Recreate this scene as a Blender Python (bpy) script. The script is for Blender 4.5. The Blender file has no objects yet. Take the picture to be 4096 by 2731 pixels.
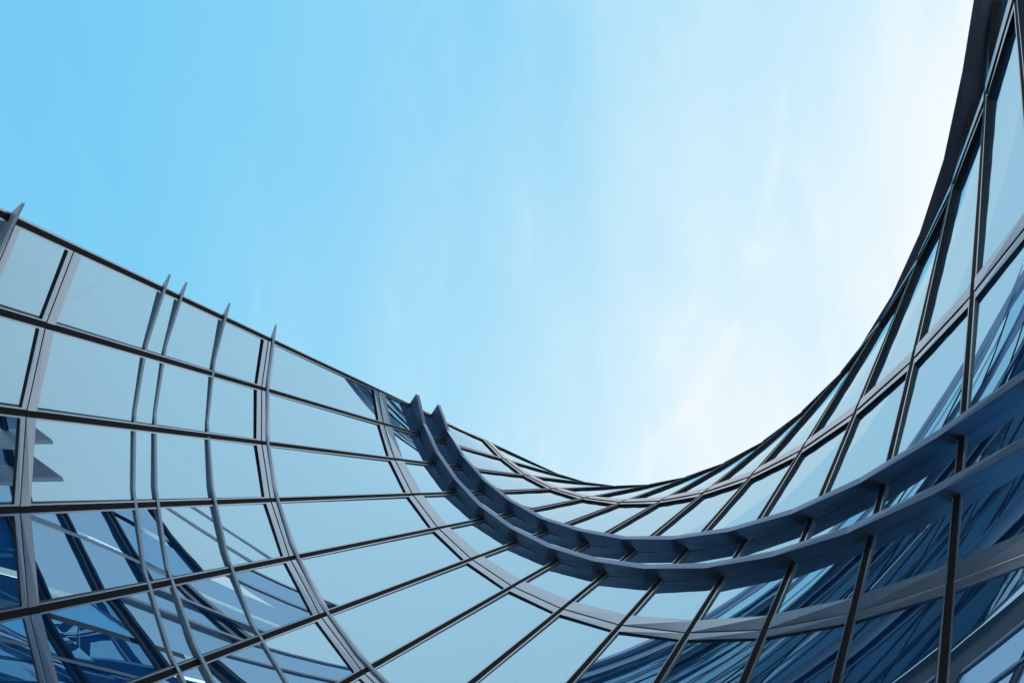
import bpy, bmesh, math, random
from mathutils import Vector, Matrix
sc = bpy.context.scene
random.seed(4)

# ------------------------------------------------------------------ camera
SCALE = 6.0
PK = (0.032, 0.002, -0.158)         # taper of the shell
FCAM = 1.173
FOC = 0.750119
ROT = Matrix(((-0.970323, -0.240969, -0.020163),(0.241342, -0.970259, -0.018737),(-0.015048, -0.023048, 0.999621)))
cam_d = bpy.data.cameras.new('camera'); cam = bpy.data.objects.new('camera', cam_d)
sc.collection.objects.link(cam); sc.camera = cam
CR = Matrix(((-1, 0, 0), (0, 1, 0), (0, 0, -1)))    # looking straight up
EYE = Vector((0, 0, 1.6))
cam.matrix_world = Matrix.Translation(EYE) @ CR.to_4x4()
cam_d.sensor_width = 36; cam_d.lens = 36 * FCAM; cam_d.clip_start = 0.05; cam_d.clip_end = 6000
RIGHT, UP, BACK = CR.col[0], CR.col[1], CR.col[2]

# ------------------------------------------------------------------ light
# the sun stands beyond the lower right of the picture, behind the facade
SUN = (RIGHT * 0.70 + UP * 0.34 - BACK * 0.75).normalized()
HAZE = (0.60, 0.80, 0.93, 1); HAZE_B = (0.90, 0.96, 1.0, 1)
w = bpy.data.worlds.new('World'); sc.world = w; w.use_nodes = True
nt = w.node_tree; N = nt.nodes; L = nt.links; N.clear()
def nd(t, **k):
    n = N.new(t)
    for a, b in k.items(): setattr(n, a, b)
    return n
out = nd('ShaderNodeOutputWorld'); bg = nd('ShaderNodeBackground')
sky = nd('ShaderNodeTexSky', sky_type='NISHITA'); sky.sun_disc = False
sky.sun_elevation = math.asin(SUN.z); sky.sun_rotation = math.atan2(SUN.x, SUN.y)
sky.dust_density = 0.4; sky.ozone_density = 2.0
geo = nd('ShaderNodeTexCoord')
# blue overhead, a bright cloud veil that thickens to one side, pale haze low down
def dotv(v):
    d = nd('ShaderNodeVectorMath', operation='DOT_PRODUCT'); L.new(geo.outputs['Generated'], d.inputs[0]); d.inputs[1].default_value = v
    return d.outputs['Value']
def math_(op, a, b=None, c=None):
    m = nd('ShaderNodeMath', operation=op)
    for k, x in enumerate((a, b, c)):
        if x is None: continue
        if isinstance(x, (int, float)): m.inputs[k].default_value = x
        else: L.new(x, m.inputs[k])
    return m.outputs[0]
dv = dotv((RIGHT * 0.93 - UP * 0.37).normalized())
mp = nd('ShaderNodeMapping'); L.new(geo.outputs['Generated'], mp.inputs[0])
mp.inputs['Rotation'].default_value = (0.0, 0.0, 0.35); mp.inputs['Scale'].default_value = (2.6, 0.9, 1.0)
n1 = nd('ShaderNodeTexNoise'); n1.inputs['Scale'].default_value = 2.0; n1.inputs['Detail'].default_value = 8; n1.inputs['Roughness'].default_value = 0.52
n1.inputs['Distortion'].default_value = 0.5
L.new(mp.outputs[0], n1.inputs['Vector'])
nm = nd('ShaderNodeMapRange'); nm.inputs['From Min'].default_value = 0.3; nm.inputs['From Max'].default_value = 0.7
nm.inputs['To Min'].default_value = -0.11; nm.inputs['To Max'].default_value = 0.07
L.new(n1.outputs['Fac'], nm.inputs['Value'])
unseen_bank = nd('ShaderNodeMapRange', interpolation_type='SMOOTHSTEP'); L.new(dotv(UP), unseen_bank.inputs['Value'])  # white bank added out of view so the panes reflect brighter
unseen_bank.inputs['From Min'].default_value = 0.34; unseen_bank.inputs['From Max'].default_value = 0.56; unseen_bank.inputs['To Max'].default_value = 1.1
n2 = nd('ShaderNodeTexNoise'); n2.inputs['Scale'].default_value = 5.5; n2.inputs['Detail'].default_value = 9; n2.inputs['Roughness'].default_value = 0.6; n2.inputs['Distortion'].default_value = 1.4
L.new(mp.outputs[0], n2.inputs['Vector'])
wisp = nd('ShaderNodeMapRange', interpolation_type='SMOOTHSTEP'); L.new(n2.outputs['Fac'], wisp.inputs['Value'])
wisp.inputs['From Min'].default_value = 0.48; wisp.inputs['From Max'].default_value = 0.78; wisp.inputs['To Max'].default_value = 0.06
val = math_('MULTIPLY_ADD', math_('ADD', math_('ADD', math_('ADD', dv, nm.outputs[0]), wisp.outputs[0]), unseen_bank.outputs[0]), 0.5, 0.5)
rp = nd('ShaderNodeValToRGB'); cr = rp.color_ramp; cr.interpolation = 'B_SPLINE'
def srgb(r, g, b):
    f = lambda c: (c / 255 / 12.92) if c <= 10 else ((c / 255 + 0.055) / 1.055) ** 2.4
    return (f(r), f(g), f(b), 1)
STOPS = [(-1.0, (96, 184, 232)), (-0.5, (118, 202, 244)), (-0.27, (128, 209, 247)), (-0.05, (168, 222, 248)), (0.12, (206, 238, 252)), (0.22, (238, 249, 254)), (0.32, (247, 252, 255)), (1.0, (252, 254, 255))]
while len(cr.elements) < len(STOPS): cr.elements.new(0.5)
for e, (p, c) in zip(cr.elements, STOPS): e.position = (p + 1) / 2; e.color = srgb(*c)
L.new(val, rp.inputs[0])
# haze towards the horizon, whitened on one side to brighten pane reflections
sx = nd('ShaderNodeSeparateXYZ'); L.new(geo.outputs['Generated'], sx.inputs[0])
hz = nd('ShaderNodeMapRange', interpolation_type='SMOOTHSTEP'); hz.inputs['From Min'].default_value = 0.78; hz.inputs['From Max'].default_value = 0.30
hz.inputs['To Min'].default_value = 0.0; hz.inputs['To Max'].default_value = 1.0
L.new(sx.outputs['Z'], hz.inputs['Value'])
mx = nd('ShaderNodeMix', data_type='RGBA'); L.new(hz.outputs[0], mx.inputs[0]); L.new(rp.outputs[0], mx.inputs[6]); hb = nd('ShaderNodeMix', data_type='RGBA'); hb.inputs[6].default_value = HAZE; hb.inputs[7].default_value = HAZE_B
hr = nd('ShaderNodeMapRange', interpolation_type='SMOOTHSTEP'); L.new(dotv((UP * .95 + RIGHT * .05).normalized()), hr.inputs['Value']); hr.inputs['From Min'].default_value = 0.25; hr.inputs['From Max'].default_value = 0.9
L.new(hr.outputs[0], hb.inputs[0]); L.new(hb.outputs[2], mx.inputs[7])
sm = nd('ShaderNodeVectorMath', operation='SCALE'); L.new(sky.outputs[0], sm.inputs[0]); sm.inputs['Scale'].default_value = 0.0015
av = nd('ShaderNodeVectorMath', operation='ADD'); L.new(mx.outputs[2], av.inputs[0]); L.new(sm.outputs[0], av.inputs[1])
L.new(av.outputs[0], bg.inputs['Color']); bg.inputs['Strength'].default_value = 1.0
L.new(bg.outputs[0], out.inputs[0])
sd = bpy.data.lights.new('sun', 'SUN'); sd.energy = 3.2; sd.angle = math.radians(0.5); sd.color = (1, .96, .9)
so = bpy.data.objects.new('sun', sd); sc.collection.objects.link(so)
so.rotation_euler = SUN.to_track_quat('Z', 'Y').to_euler()
sc.view_settings.view_transform = 'Standard'; sc.view_settings.look = 'None'; sc.view_settings.exposure = 0; sc.view_settings.gamma = 1
sc.render.engine = 'CYCLES'
sc.cycles.sample_clamp_indirect = 4.0; sc.cycles.max_bounces = 10; sc.cycles.glossy_bounces = 8; sc.cycles.diffuse_bounces = 3
sc.render.resolution_x = 1024; sc.render.resolution_y = 682

# ------------------------------------------------------------------ materials
def mat(name):
    m = bpy.data.materials.new(name); m.use_nodes = True; m.node_tree.nodes.clear(); return m
def metal(name, col, rough, bump=0.0, metallic=1.0, var=0.0):
    m = mat(name); t = m.node_tree; o = t.nodes.new('ShaderNodeOutputMaterial'); b = t.nodes.new('ShaderNodeBsdfPrincipled')
    b.inputs['Base Color'].default_value = (*col, 1); b.inputs['Metallic'].default_value = metallic; b.inputs['Roughness'].default_value = rough
    t.links.new(b.outputs[0], o.inputs[0])
    tc = t.nodes.new('ShaderNodeTexCoord'); nz = t.nodes.new('ShaderNodeTexNoise'); nz.inputs['Scale'].default_value = 1.3; nz.inputs['Detail'].default_value = 6
    t.links.new(tc.outputs['Object'], nz.inputs['Vector'])
    r = t.nodes.new('ShaderNodeMapRange'); r.inputs['To Min'].default_value = max(0, rough - var); r.inputs['To Max'].default_value = rough + var
    t.links.new(nz.outputs['Fac'], r.inputs['Value']); t.links.new(r.outputs[0], b.inputs['Roughness'])
    if bump:
        n2 = t.nodes.new('ShaderNodeTexNoise'); n2.inputs['Scale'].default_value = 60; n2.inputs['Detail'].default_value = 3
        t.links.new(tc.outputs['Object'], n2.inputs['Vector'])
        bp = t.nodes.new('ShaderNodeBump'); bp.inputs['Strength'].default_value = bump; bp.inputs['Distance'].default_value = 0.01
        t.links.new(n2.outputs['Fac'], bp.inputs['Height']); t.links.new(bp.outputs[0], b.inputs['Normal'])
    return m
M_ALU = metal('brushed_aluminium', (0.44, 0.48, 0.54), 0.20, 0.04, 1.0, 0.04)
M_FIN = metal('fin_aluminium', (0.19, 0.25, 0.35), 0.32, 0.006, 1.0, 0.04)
M_BLK = metal('black_gasket', (0.0035, 0.004, 0.006), 0.42, 0.0, 0.0, 0.05)
M_BLK.node_tree.nodes['Principled BSDF'].inputs['Specular IOR Level'].default_value = 0.25
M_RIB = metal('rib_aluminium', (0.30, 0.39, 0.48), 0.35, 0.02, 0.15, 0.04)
def glass(name='blue_tinted_glass', refl=0.72, tint=(0.60, 0.87, 1.0)):
    m = mat(name); t = m.node_tree
    o = t.nodes.new('ShaderNodeOutputMaterial'); g = t.nodes.new('ShaderNodeBsdfGlossy'); d = t.nodes.new('ShaderNodeBsdfDiffuse'); x = t.nodes.new('ShaderNodeMixShader')
    g.inputs['Roughness'].default_value = 0.0
    d.inputs['Color'].default_value = (0.008, 0.065, 0.20, 1)
    lw = t.nodes.new('ShaderNodeFresnel'); lw.inputs['IOR'].default_value = 1.6
    tc = t.nodes.new('ShaderNodeTexCoord')
    r = t.nodes.new('ShaderNodeMapRange'); r.inputs['From Min'].default_value = 0.05; r.inputs['From Max'].default_value = 0.5
    r.inputs['To Min'].default_value = refl; r.inputs['To Max'].default_value = 1.0
    q = t.nodes.new('ShaderNodeMapRange'); q.inputs['From Min'].default_value = 0.05; q.inputs['From Max'].default_value = 0.5
    c = t.nodes.new('ShaderNodeMix'); c.data_type = 'RGBA'; c.inputs[6].default_value = (*tint, 1); c.inputs[7].default_value = (1, 1, 1, 1)
    t.links.new(lw.outputs[0], r.inputs['Value']); t.links.new(r.outputs[0], x.inputs[0])
    t.links.new(lw.outputs[0], q.inputs['Value']); t.links.new(q.outputs[0], c.inputs[0]); t.links.new(c.outputs[2], g.inputs['Color'])
    t.links.new(d.outputs[0], x.inputs[1]); t.links.new(g.outputs[0], x.inputs[2]); t.links.new(x.outputs[0], o.inputs[0])
    return m
M_GLS = glass(); M_DEEP = glass('deep_blue_solar_glass', 0.58, (0.60, 0.79, 0.96)); M_WNG = glass('pale_blue_glass', 0.85, (0.80, 0.93, 1.0))
M_SAT = metal('satin_grey_coating', (0.12, 0.13, 0.17), 0.5, 0.0, 0.0)
def paving(name, k, rough):
    m = mat(name); t = m.node_tree; o = t.nodes.new('ShaderNodeOutputMaterial'); b = t.nodes.new('ShaderNodeBsdfPrincipled')
    br = t.nodes.new('ShaderNodeTexBrick'); br.inputs['Color1'].default_value = (0.255 * k, 0.29 * k, 0.315 * k, 1); br.inputs['Color2'].default_value = (0.251 * k, 0.286 * k, 0.311 * k, 1)
    br.inputs['Mortar'].default_value = (0.24 * k, 0.275 * k, 0.30 * k, 1); br.inputs['Scale'].default_value = 0.2; br.inputs['Mortar Size'].default_value = 0.004
    tc = t.nodes.new('ShaderNodeTexCoord'); t.links.new(tc.outputs['Object'], br.inputs['Vector'])
    b.inputs['Roughness'].default_value = rough
    t.links.new(br.outputs['Color'], b.inputs['Base Color']); t.links.new(b.outputs[0], o.inputs[0]); return m
M_SLAB = paving('added_slab_dark', 0.06, 0.12); M_PALE = paving('pale_stone_paving', 1.9, 0.8)

# ------------------------------------------------------------------ the ruled facade: straight mullion lines, level plan curves
CX = [4.6284, 4.9734, 5.2244, 5.3631, 5.3686, 5.2197, 4.8872, 4.3434, 3.5894, 2.6102, 1.3838, -0.1128, -1.8987, -3.9789]
CY = [-0.915, -0.2106, 0.6224, 1.5525, 2.5542, 3.6067, 4.6983, 5.8207, 6.9573, 8.0777, 9.1468, 10.1537, 11.0814, 11.9085]
DX = [0.3436, 0.3999, 0.4531, 0.5027, 0.5468, 0.5827, 0.6067, 0.6167, 0.6118, 0.5905, 0.5499, 0.4871, 0.3997, 0.2867]
DY = [-0.2299, -0.1927, -0.1416, -0.0776, -0.0011, 0.0872, 0.1871, 0.2994, 0.424, 0.5608, 0.709, 0.8703, 1.0431, 1.223]
NB = len(CX)                      # mullion lines seen in the picture
T_A, T_B = 5.0, 13.0
TOP = 34.0
def plan_raw(j, t):               # level plan curve of the shell, line number j, height parameter t
    return Vector((CX[j] - t * DX[j], CY[j] - t * DY[j], 0))
# the shell goes on beyond the picture: the plan curve keeps turning round the court
EXT = 2
def extend():
    def cont(t, n):
        P = [plan_raw(j, t) for j in range(NB)]
        d = P[12] - P[11]; ln = d.length; a = math.atan2(d.y, d.x)
        pts = []; p = P[13].copy(); a2 = math.atan2((P[13] - P[12]).y, (P[13] - P[12]).x)
        ln = (P[13] - P[12]).length
        for k in range(n):
            a2 += TURN; p = p + Vector((math.cos(a2), math.sin(a2), 0)) * ln; pts.append(p.copy())
        return pts
    A = cont(T_A, EXT); B = cont(T_B, EXT)
    for a, b in zip(A, B):
        dx = -(b.x - a.x) / (T_B - T_A); dy = -(b.y - a.y) / (T_B - T_A)
        CX.append(a.x + T_A * dx); CY.append(a.y + T_A * dy); DX.append(dx); DY.append(dy)
TURN = 0.09
if EXT: extend()
NJ = len(CX)
def warp(p, t):                   # plan point at height parameter t -> world
    X = ROT @ Vector((p.x, p.y, -t)); X.z *= FCAM / FOC
    X /= 1 + X.x * PK[0] + X.y * PK[1] + X.z * PK[2]
    return CR @ X * SCALE + EYE
def plan(j, t):
    j = min(max(j, -1.0), NJ - 1.001) ; i = max(0, int(math.floor(j))); i = min(i, NJ - 2); f = j - i
    return plan_raw(i, t) * (1 - f) + plan_raw(i + 1, t) * f
def S(j, t): return warp(plan(j, t), t)
def nrm(j, t):                    # unit normal towards the court
    e = 0.5
    j0, j1 = max(0, j - e), min(NJ - 1.001, j + e)
    du = S(j1, t) - S(j0, t); dv = S(j, t + 0.2) - S(j, t - 0.2)
    return du.cross(dv).normalized() * NSGN
NSGN = 1
if nrm(6, 8).dot(EYE - S(6, 8)) < 0: NSGN = -1
def width(j, t):
    i = min(max(int(j), 0), NJ - 2); return (S(i + 1, t) - S(i, t)).length

def link(name, bm, mats, parent, smooth=False, nrms=None):
    me = bpy.data.meshes.new(name); bm.normal_update(); bm.to_mesh(me); bm.free()
    for m in mats: me.materials.append(m)
    if smooth:
        for p in me.polygons: p.use_smooth = True
    if nrms: me.normals_split_custom_set_from_vertices([tuple(x) for x in nrms])
    o = bpy.data.objects.new(name, me); sc.collection.objects.link(o)
    if parent:
        o.parent = parent
    return o
def quad(bm, a, b, c, d, mi=0):
    f = bm.faces.new([bm.verts.new(v) for v in (a, b, c, d)]); f.material_index = mi; return f
def sweep(bm, rings, mi=0, caps=True, mis=None):
    """rings: list of closed cross-sections joined end to end"""
    vs = [[bm.verts.new(p) for p in r] for r in rings]; n = len(rings[0])
    for a, b in zip(vs, vs[1:]):
        for k in range(n):
            f = bm.faces.new((a[k], a[(k + 1) % n], b[(k + 1) % n], b[k])); f.material_index = mis[k] if mis else mi
    if caps:
        for r in (vs[0], vs[-1]):
            f = bm.faces.new(r); f.material_index = mi

bld = bpy.data.objects.new('glass_building', None); sc.collection.objects.link(bld)
bld['label'] = 'curved blue glass tower with black mullions and projecting grey fins under a pale sky'
bld['category'] = 'building'

# levels: parameter, transom height, has wide transom
LV = [(-.2, .02), (.45, .02), (1.1, .02), (1.9, .03), (2.9, .04), (3.9, .05), (4.4814, .06), (4.8761, .09), (6.8875, .16), (8.969, .27), (12.7595, .40), (17.8853, .60), (24.5, .9), (TOP, 1.2)]
WIDE = {5, 6, 7, 8, 9, 10, 11, 12}
HM = 0.036                        # half width of the black mullion in panes
WF = 0.020                        # visible frame strip in panes
def depth(j, t): return 0.070 * width(j, t)
def off(j, t, d): return S(j, t) + nrm(j, t) * d
NSEG = 6

def pane_normal(j, s, t):         # true normal of the twisted pane of bay j
    a, b = warp(plan_raw(j, t), t), warp(plan_raw(j + 1, t), t)
    h = .05; dv = S(s, t + h) - S(s, t - h); return (b - a).cross(dv).normalized() * NSGN
def frame_and_pane(j, t0, t1, w0, w1, fbm=None, pbm=None, nl=None):
    """frame of one bay: metal ring with black inner reveal, pane set back in it"""
    own = fbm is None
    if own: nl = []
    jit = Vector((random.uniform(-1, 1), random.uniform(-1, 1), random.uniform(-1, 1))) * 0.006   # panes are never set perfectly true
    fbm = fbm or bmesh.new(); pbm = pbm or bmesh.new()
    a, b = j + HM, j + 1 - HM
    n = NSEG
    ts = [t0 + (t1 - t0) * k / n for k in range(n + 1)]
    d = depth(j + .5, (t0 + t1) / 2)
    # side strips
    for s0, s1 in ((a, a + WF), (b - WF, b)):
        inner = s1 if s0 == a else s0; outer = s0 if s0 == a else s1
        rings = []
        for t in ts:
            dd = depth(j + .5, t)
            rings.append([off(outer, t, dd), off(inner, t, dd), off(inner, t, -0.01), off(outer, t, -0.01)])
        sweep(fbm, rings, 0, True, [0, 1, 1, 1])
    # bottom and top strips, between the side strips
    for (ta, tb, inner_is_a) in ((t0, t0 + w0, False), (t1 - w1, t1, True)):
        rings = []
        for s in (a + WF, b - WF):
            da = depth(j + .5, ta) - 0.003; db = depth(j + .5, tb) - 0.003
            rings.append([off(s, ta, da), off(s, tb, db), off(s, tb, -0.01), off(s, ta, -0.01)])
        sweep(fbm, rings, 0, True, [0, 1, 1, 1])
    # pane
    grid = []
    tp = [t0 + w0 * .5 + (t1 - t0 - (w0 + w1) * .5) * k / n for k in range(n + 1)]
    m = 3
    for t in tp:
        row = []
        for k in range(m + 1):
            s_ = a + WF * .5 + (b - a - WF) * k / m
            row.append(pbm.verts.new(S(s_, t))); nl.append((pane_normal(j, s_, t) + jit).normalized())
        grid.append(row)
    for k in range(n):
        for i in range(m):
            f = pbm.faces.new((grid[k][i], grid[k][i + 1], grid[k + 1][i + 1], grid[k + 1][i])); f.normal_update()
            if f.normal.dot(nl[-1]) < 0: f.normal_flip()
    if own:
        fo = link('window', fbm, [M_ALU, M_BLK], bld)
        link('pane', pbm, [M_GLS], fo, smooth=True, nrms=nl)

restf, restp, restn = bmesh.new(), bmesh.new(), []
for i in range(len(LV) - 1):
    (t0, h0), (t1, h1) = LV[i], LV[i + 1]
    a0 = t0 + h0 * .66; a1 = t1
    w0, w1 = h0 * .06, h1 * .34
    for j in range(NJ - 1):
        vis = j < 13 and 5 <= i <= 11
        if vis: frame_and_pane(j, a0, a1, w0, w1)
        else: frame_and_pane(j, a0, a1, w0, w1, restf, restp, restn)
ro = link('window', restf, [M_ALU, M_BLK], bld); ro['kind'] = 'stuff'
rp_ = link('pane', restp, [M_GLS], ro, smooth=True, nrms=restn)

# mullions: one black cap per line
TS = [LV[0][0] + (TOP - LV[0][0]) * (k / 40) for k in range(41)]
for j in range(NJ):
    bm = bmesh.new(); rings = []
    for t in TS:
        d = depth(max(0, min(j, NJ - 2)), t)
        w_ = width(min(j, NJ - 2), t)
        jj = min(max(j, 0), NJ - 1.001)
        p = S(jj, t); n = nrm(jj, t)
        tang = (S(min(j + .5, NJ - 1.001), t) - S(max(j - .5, 0), t)).normalized()
        hw = HM * w_ - 0.002
        rings.append([p - tang * hw - n * .02, p - tang * hw + n * (d * 1.02), p + tang * hw + n * (d * 1.02), p + tang * hw - n * .02])
    sweep(bm, rings)
    link('mullion', bm, [M_BLK], bld)

# bright trim along the free edge of the facade
bm = bmesh.new(); rings = []
for t in TS:
    p = S(0, t); n = nrm(0, t); tg = (S(0, t) - S(.5, t)).normalized(); w_ = width(0, t); d = depth(0, t)
    rings.append([p + tg * HM * w_ - n * .02, p + tg * HM * w_ + n * d, p + tg * (HM + .02) * w_ + n * d, p + tg * (HM + .02) * w_ - n * .02])
sweep(bm, rings); link('edge_trim', bm, [M_ALU], bld)

# transoms: one per level, the wide metal cover in bays between the mullions
for i in sorted(WIDE):
    t, h = LV[i]; bm = bmesh.new()
    for j in range(NJ - 1):
        a, b = j + HM, j + 1 - HM; rings = []
        g = h * .05
        for s in (a, b):
            lo, hi = t + g, t + h * .66
            d0 = depth(s, lo) * 1.22; d1 = depth(s, hi) * 1.22
            rings.append([off(s, lo, d0), off(s, hi, d1), off(s, hi, -.01), off(s, lo, -.01)])
        sweep(bm, rings, 0, True, [0, 0, 0, 1])
    link('transom', bm, [M_ALU, M_BLK], bld)

# fins: level plates, (height, corner offsets (line, along, out), end beyond the edge of the facade)
FINS = {
'Fl': (4.44, [(1, -0.2, 0.122)], (0.227, 0.252), 0.018),
'Fa': (5.6235, [(1, -0.149, 0.085), (2, -0.206, 0.06), (3, -0.201, 0.086), (4, -0.209, 0.082), (5, -0.195, 0.136)], (0.257, 0.126), 0.02),
'Fb': (5.794, [(1, -0.227, 0.056), (2, -0.229, 0.044), (3, -0.22, 0.128), (4, -0.212, 0.074), (5, -0.217, 0.248)], (0.269, 0.13), 0.02),
'Fc': (6.289, [(1, -0.258, 0.091), (2, -0.226, 0.054), (3, -0.229, 0.153), (4, -0.247, 0.18), (5, -0.244, 0.098)], (0.29, 0.145), 0.02),
'Ff': (6.9375, [(1, -0.267, 0.154), (2, -0.254, 0.137), (3, -0.279, 0.14), (4, -0.263, 0.183), (5, -0.235, 0.134), (6, -0.258, 0.221)], (0.337, 0.122), 0.026),
'Fd': (9.8585, [(0, 0.682, 0.416), (1, 0.694, 0.427), (2, 0.691, 0.456), (3, 0.706, 0.435), (4, 0.724, 0.452), (5, 0.717, 0.463), (6, 0.736, 0.477), (7, 0.716, 0.487), (8, 0.74, 0.496), (9, 0.735, 0.508), (10, 0.736, 0.506), (11, 0.747, 0.557)], (0.286, 0.459), 0.1),
'Fe': (10.557, [(0, 0.694, 0.452), (1, 0.692, 0.449), (2, 0.719, 0.447), (3, 0.703, 0.445), (4, 0.735, 0.428), (5, 0.743, 0.472), (6, 0.737, 0.451), (7, 0.741, 0.486), (8, 0.757, 0.496), (9, 0.764, 0.479), (10, 0.747, 0.487), (11, 0.761, 0.53)], (0.26, 0.493), 0.1),
'G': (22, [(11, 0.339, 0.217), (10, 0.378, 0.194), (9, 0.428, 0.18), (8, 0.479, 0.168), (7, 0.513, 0.17), (6, 0.574, 0.157)], None, 0.06),
}
M_RIM = metal('reflection_dark_rim', (0.035, 0.045, 0.065), 0.3, 0.03, 0.6, 0.04)  # dark reflection on the rim fin put into its base colour
for key, (t, cs, end, th) in FINS.items():
    tab = {k: (a, r) for k, a, r in cs}; ks = sorted(tab)
    base, tip, ups = [], [], []
    def add(b_, t_, up): base.append(b_); tip.append(t_); ups.append(up)
    if end:
        tg = (S(0, t) - S(1, t)).normalized(); w_ = width(0, t); p = S(0, t); up = S(0, t + th) - p
        add(p + tg * w_ * .02, p + tg * end[0] * w_ + nrm(0, t) * end[1] * w_, up)
    k0 = 1 if ks[0] == 1 else 0
    for k in range(k0, NJ - 1):
        a, r = tab[min(max(k, ks[0]), ks[-1])]; j = max(0, k + a)
        if j > NJ - 1.02: break
        p = S(j, t); add(p, p + nrm(j, t) * r * (.88 if key in ('Fd', 'Fe') else 1 if key == 'G' else .7) * width(j, t), S(j, t + th) - p)
    bm = bmesh.new()
    sweep(bm, [[b_, t_, t_ + u_, b_ + u_] for b_, t_, u_ in zip(base, tip, ups)])
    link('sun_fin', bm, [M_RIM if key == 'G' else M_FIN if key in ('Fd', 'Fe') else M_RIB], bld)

# ------------------------------------------------------------------ lower wing added across the court for its reflection, itself out of view
wing = bpy.data.objects.new('glass_building', None); sc.collection.objects.link(wing)
wing['label'] = 'lower glass wing with grey fins, added out of view, mirrored in the bottom panes of the tall facade'
wing['category'] = 'added building wing'
WB = [(20, 16.0, 20.0), (16, 14.2, 19.0), (12, 12.6, 17.5), (8, 11.4, 15.5), (4, 10.6, 13.5), (0, 10.2, 11.5), (-4, 10.2, 8.0), (-7, 10.8, 4.5)]
WP = []
for a_, b_ in zip(WB, WB[1:]):
    WP += [a_, tuple((u + v) / 2 for u, v in zip(a_, b_))]
WP.append(WB[-1])
LEAN = 0.75
def wpt(i, z):
    x, y, h = WP[i]; c = Vector((0, -14, 0)); d = (Vector((x, y, 0)) - c).normalized()
    return Vector((x, y, 0)) + d * LEAN * z + Vector((0, 0, z))
WZ = [0.0, 2.6, 5.2, 7.8, 10.4, 13.0, 15.6, 18.2]
WFIN = [3.4, 4.0, 8.8, 9.5, 12.0, 14.2]
for i in range(len(WP) - 1):
    ha, hb = WP[i][2], WP[i + 1][2]
    def P(f, z, d=0.0):
        p = wpt(i, z) * (1 - f) + wpt(i + 1, z) * f
        n = (wpt(i + 1, z) - wpt(i, z)).cross(Vector((0, 0, 1))).normalized()
        if n.dot(Vector((0, -14, z)) - p) < 0: n = -n
        return p + n * d
    for k in range(len(WZ)):
        z0 = WZ[k]
        if z0 >= min(ha, hb): break
        nxt = WZ[k + 1] if k + 1 < len(WZ) else 99
        za = [min(nxt, h) for h in (ha, hb)]
        if k + 1 < len(WZ) and min(ha, hb) - nxt < 0: za = [ha, hb]
        bm = bmesh.new()
        quad(bm, P(0.02, z0 + .10), P(.98, z0 + .10), P(.98, za[1]), P(.02, za[0]))
        wo = link('window', bm, [M_WNG], wing)
        bm = bmesh.new()
        sweep(bm, [[P(f, z0 - .08, .12), P(f, z0 + .10, .12), P(f, z0 + .10, -.02), P(f, z0 - .08, -.02)] for f in (.02, .98)])
        link('transom', bm, [M_ALU], wing)
        if za == [ha, hb]: break
    bm = bmesh.new()
    sweep(bm, [[P(-.02, z, -.05), P(-.02, z, .12), P(.02, z, .12), P(.02, z, -.05)] for z in (0, ha)])
    link('mullion', bm, [M_BLK], wing)
    bm = bmesh.new()
    sweep(bm, [[P(f, h + .0, -.3), P(f, h + .0, .22), P(f, h + .3, .22), P(f, h + .3, -.3)] for f, h in ((0, ha), (1, hb))])
    link('parapet', bm, [M_FIN], wing)
for z in WFIN:
    idx = [i for i in range(len(WP)) if WP[i][2] > z - .9]
    if len(idx) < 2: continue
    bm = bmesh.new(); rings = []
    for i in idx:
        p = wpt(i, z); d = (Vector((0, -14, z)) - p); d.z = 0; d.normalize()
        rings.append([p, p + d * 1.3, p + d * 1.3 + Vector((0, 0, .16)), p + Vector((0, 0, .16))])
    sweep(bm, rings); link('sun_fin', bm, [M_FIN], wing)

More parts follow.
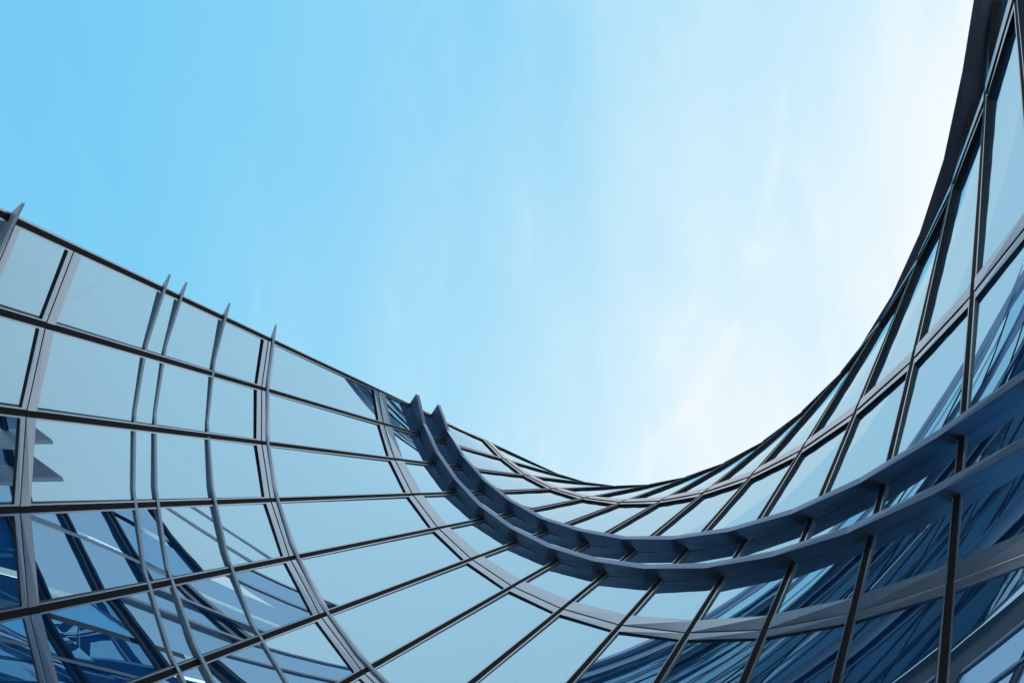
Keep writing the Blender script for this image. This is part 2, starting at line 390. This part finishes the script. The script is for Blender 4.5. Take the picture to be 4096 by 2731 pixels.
# ------------------------------------------------------------------ low glass roof added in the court to be mirrored, itself unseen
can = bpy.data.objects.new('added_glass_roof', None); sc.collection.objects.link(can)
can['label'] = 'low sloping glass roof with paired grey fins, added out of view, mirrored in the lower left panes'
can['category'] = 'added glass roof'
CA, CB, CC, CD = Vector((-11.5, -10.5, 4.8)), Vector((-5.0, -12, 3.6)), Vector((-5.0, 6, 3.8)), Vector((-20.5, 6, 6.8))
def cp(u, v, h=0.0):
    p = (CA * (1 - u) + CB * u) * (1 - v) + (CD * (1 - u) + CC * u) * v
    return p + Vector((0, 0, h + 1.1 * math.sin(u * 3.1) * math.sin(v * 2.6 + .4)))
CU, CV = 5, 4
for iu in range(CU):
    for iv in range(CV):
        bm = bmesh.new(); g_ = .012
        u0, u1, v0, v1 = iu / CU + g_, (iu + 1) / CU - g_, iv / CV + g_ * .6, (iv + 1) / CV - g_ * .6
        sweep(bm, [[cp(u0, v0), cp(u1, v0), cp(u1, v0, -.08), cp(u0, v0, -.08)], [cp(u0, v1), cp(u1, v1), cp(u1, v1, -.08), cp(u0, v1, -.08)]])
        link('glass_panel', bm, [M_DEEP], can)
for iu in range(CU + 1):
    for e_ in ((-.011, .011) if 0 < iu < CU else (0,)):
        bm = bmesh.new(); u = iu / CU + e_
        sweep(bm, [[cp(u - .004, k / 14, .1), cp(u + .004, k / 14, .1), cp(u + .004, k / 14, -.2), cp(u - .004, k / 14, -.2)] for k in range(15)])
        link('rafter', bm, [M_BLK], can)
for v in (0, .10, .17, .40, .62, .69, .9, 1):
    bm = bmesh.new(); h = .8 if v in (.10, .17, .62, .69) else .2; lo = -.14 if h > .5 else 0
    sweep(bm, [[cp(u, v - .004, h), cp(u, v + .004, h), cp(u, v + .004, -.1), cp(u, v - .004, -.1)] for u in [lo + k / 12 * (1 - lo) for k in range(13)]])
    link('sun_fin', bm, [M_SAT], can)
for u in (.06, .94):
    for v in (.08, .5, .92):
        bm = bmesh.new(); p = cp(u, v, -.2)
        sweep(bm, [[Vector((p.x + a, p.y + b, z)) for a, b in ((-.12, -.12), (.12, -.12), (.12, .12), (-.12, .12))] for z in (0, p.z)])
        link('post', bm, [M_ALU], can)

# ------------------------------------------------------------------ ground
bm = bmesh.new(); r = 1500
quad(bm, (-r, -r, 0), (r, -r, 0), (r, r, 0), (-r, r, 0))
g = link('ground', bm, [M_PALE], None); g['kind'] = 'structure'
bm = bmesh.new()
bm.faces.new([bm.verts.new(v) for v in ((-8, -15, .004), (5, -18, .004), (5, 10, .004), (-12, 10, .004), (-18, 4, .004))])  # unseen slab added and shaped to darken reflections in fins and glass
g = link('added_dark_slab', bm, [M_SLAB], None); g['kind'] = 'structure'
